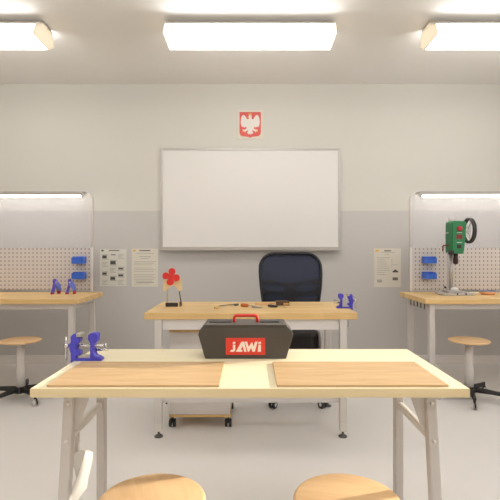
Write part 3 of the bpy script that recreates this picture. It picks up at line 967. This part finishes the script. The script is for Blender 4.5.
# ------------------------------------------------------------------ clamp-on vises
def vise(label, x, y, s, thick, rz=0.0):
    """s = +1: fixed block at the left; -1: mirrored"""
    t = thing('table_vise', label, 'vise', (x, y, TZ), rz, 'clamp-on vises')
    X = lambda v: s * v
    blue = M['vise_blue']
    bl = [(-.054, 0), (-.034, 0), (-.034, .016), (-.020, .02), (-.020, .032), (-.034, .038), (-.034, .056), (-.024, .060), (-.020, .076), (-.033, .082), (-.034, .090), (-.046, .092), (-.054, .082), (-.054, .064), (-.060, .052), (-.058, .036), (-.054, .026)]
    MB().prism([(X(a_), b_) for a_, b_ in bl], -.014, .014).build('fixed_block', blue, t, .003)
    MB().box(X(-.034), X(-.016), -.017, .022, .082, .094).build('jaw_plate', M['cast_iron'], t, .002)
    MB().prism([(X(a_ + .003), b_) for a_, b_ in ((.010, .002), (.046, .002), (.044, .012), (.028, .018), (.023, .03), (.024, .058), (.034, .066), (.036, .088), (.030, .096), (.012, .095), (.004, .086), (.003, .074), (.010, .062), (.010, .03))], -.017, .017).build('moving_jaw', blue, t, .003)
    MB().box(X(.002), X(.0065), -.018, .018, .072, .092).build('jaw_plate', M['cast_iron'], t, .001)
    MB().box(X(-.052), X(.052), -.016, .016, 0, .009).build('base_plate', blue, t, .002)
    MB().box(X(-.03), X(.012), -.010, .010, .009, .018).build('slide_bar', M['cast_iron'], t, .001)
    MB().tube([(X(-.078), 0, .050), (X(.064), 0, .050)], .0045, 12).build('screw', M['chrome'], t)
    MB().lathe([(0, 0), (.009, 0), (.009, .016), (0, .016)], (X(-.080) - (.016 if s < 0 else 0) * 0, 0, .050), 16, (Vector((0, 1, 0)), Vector((0, 0, 1)), Vector((s, 0, 0)))).build('screw_hub', M['chrome'], t)
    MB().tube([(X(-.072), -.004, -.0), (X(-.072), -.004, .082)], .003, 10).build('turning_handle', M['chrome'], t)
    MB().lathe([(0, 0), (.008, 0), (.008, .006), (0, .006)], (X(.060), 0, .050), 14, (Vector((0, 1, 0)), Vector((0, 0, 1)), Vector((s, 0, 0)))).build('screw_nut', M['chrome'], t)
    MB().tube([(X(.026), .012, .033), (X(.066), .012, .033)], .0038, 10).build('guide_rod', M['chrome'], t)
    # clamp round the table edge
    lo = -thick - .034
    MB().prism([(X(a_), b_) for a_, b_ in ((-.054, .004), (-.0435, .004), (-.0435, lo + .01), (-.018, lo + .01), (-.018, lo), (-.054, lo))], -.014, .014).build('edge_clamp', blue, t, .002)
    MB().tube([(X(-.028), 0, -thick), (X(-.028), 0, lo - .05)], .004, 12).build('clamp_screw', M['cast_iron'], t)
    MB().tube([(X(-.050), 0, lo - .046), (X(-.006), 0, lo - .046)], .003, 10).build('clamp_handle', M['cast_iron'], t)
    return t


vise('blue clamp-on vise at the left edge of the front table', -.5575, 1.545, 1, TT)
vise('small blue clamp-on vise at the right edge of the desk', .613, 2.93, -1, .04)

# ------------------------------------------------------------------ model fan with red propeller on the desk
p = at(172, 307, 2.98)
t = thing('model_fan', 'small plywood model fan with four red blades on the desk', 'fan', (p.x, 2.98, .75))
k = 2.98 / F
U = lambda px: (px - 172) * k
V = lambda py: EYE - (py - 250) / F * 2.98 - .75
MB().box(U(164), U(182), -.035, .05, 0, .005).build('base_plate', M['ply'], t, .001)
arch = [(163.2, 280), (180.8, 278.4), (182, 290.5), (179, 291.2), (176.6, 288), (174, 285.6), (171, 285.6), (167.6, 288.5), (165.5, 291.2), (162.8, 291)]
MB().prism([(U(a_), V(b_)) for a_, b_ in arch], .008, .014).build('motor_board', M['ply'], t)
for x0, x1 in ((167.4, 166.4), (178.6, 181.0)):
    for y in (.011, .04):
        MB().tube([(U(x0), .011, V(288.5)), (U(x1), y, .004)], .0026, 8).build('wire_leg', M['brown_box'] if x0 > 172 else M['plain_wood'], t)
MB().box(U(166.2), U(178.4), -.028, -.004, .005, V(302.4)).build('battery_pack', M['black'], t, .002)
MB().box(U(179.8), U(180.8), -.02, -.01, .005, V(301.6)).build('switch', M['black'], t)
MB().tube([(U(171.6), -.018, V(276.6)), (U(171.6), .03, V(276.6))], .008, 14).build('motor', M['cast_iron'], t)
pr = MB()
cx, cz = U(171.6), V(276.6)
for i in range(4):
    q = math.radians(80 + 90 * i)
    ux, uz = math.cos(q), math.sin(q)
    pts = []
    for j in range(24):
        a_ = 2 * PI * j / 24
        along = .032 + .0255 * math.cos(a_); across = .0225 * math.sin(a_) * (1 + .18 * math.cos(a_))
        pts.append((cx + ux * along - uz * across, cz + uz * along + ux * across))
    pr.prism(pts, -.021, -.0185)
    pr.prism([(cx - uz * .007, cz + ux * .007), (cx + uz * .007, cz - ux * .007), (cx + ux * .02 + uz * .009, cz + uz * .02 - ux * .009), (cx + ux * .02 - uz * .009, cz + uz * .02 + ux * .009)], -.0208, -.0187)
pr = pr.build('propeller', M['red'], t)
MB().lathe([(0, -.03), (.006, -.028), (.009, -.021), (.009, -.018), (0, -.018)], (cx, 0, cz), 18, 'y').build('hub_cap', M['red'], pr)


# ------------------------------------------------------------------ hand tools on the desk
def desk_at(px, py):
    d = .378 * F / (py - 250)
    return Vector(((px - 250) / F * d, d, .75))


def two(px0, py0, px1, py1):
    a_, b_ = desk_at(px0, py0), desk_at(px1, py1)
    v = b_ - a_
    return a_, v.length, math.atan2(v.y, v.x)


a_, L, rz = two(214.5, 308.8, 238, 305.5)
t = thing('fret_saw', 'fret saw with a tan handle and thin wire bow on the desk', 'saw', a_, rz)
MB().lathe([(0, 0), (.007, .001), (.0085, .02), (.006, .044), (0, .046)], (0, 0, .0085), 16, 'x').build('saw_handle', M['plain_wood'], t)
MB().tube([(.046, 0, .008), (.07, .040, .006), (.11, .055, .006), (L - .02, .034, .006), (L - .012, 0, .006)], .0026, 8).build('saw_bow', M['soft_black'], t)
MB().tube([(.046, 0, .007), (L - .012, 0, .006)], .0013, 6).build('saw_blade', M['cast_iron'], t)
MB().box(L - .03, L, -.008, .012, .0, .014).build('saw_clamp', M['dark_green'], t, .003)

a_, L, rz = two(241, 306.8, 262.5, 308.2)
t = thing('wood_chisel', 'chisel with a stout orange handle on the desk', 'chisel', a_, rz)
MB().lathe([(0, 0), (.011, .002), (.012, .02), (.0105, .05), (.006, .056), (0, .056)], (0, 0, .012), 18, 'x').build('chisel_handle', M['orange_handle'], t)
MB().box(.056, .085, -.003, .003, .009, .014).build('chisel_neck', M['cast_iron'], t)
MB().prism([(.085, .0), (L, .0), (L - .006, .006), (.085, .012)], -.009, .009).build('chisel_blade', M['grey_rim'], t)

a_, L, rz = two(255, 304.6, 275, 304.0)
tag(MB().tube([(0, 0, .004), (L, 0, .004)], .004, 6).build('wooden_dowel', M['orange_pink'], None, loc=a_, rot=(0, 0, rz)), 'thin light wooden rod on the desk behind the chisel and awl', 'dowel')

a_, L, rz = two(268, 307.0, 288, 308.8)
t = thing('scratch_awl', 'pointed awl with a black handle on the desk', 'awl', a_, rz)
MB().lathe([(0, 0), (.007, .002), (.009, .02), (.008, .055), (.005, .075), (0, .076)], (0, 0, .009), 16, 'x').build('awl_handle', M['black'], t)
MB().lathe([(0, .075), (.0025, .076), (.002, L - .02), (0, L)], (0, 0, .009), 8, 'x').build('awl_point', M['cast_iron'], t)

a_ = desk_at(282.5, 305.2)
t = thing('sanding_block', 'small dark brown block on the desk in front of the office chair', 'block', a_, .05)
MB().box(-.044, .044, -.025, .025, .0, .030).build('block_body', M['brown_box'], t, .002)
MB().box(.004, .04, -.026, -.025, .006, .018).build('block_label', M['plain_wood'], t)
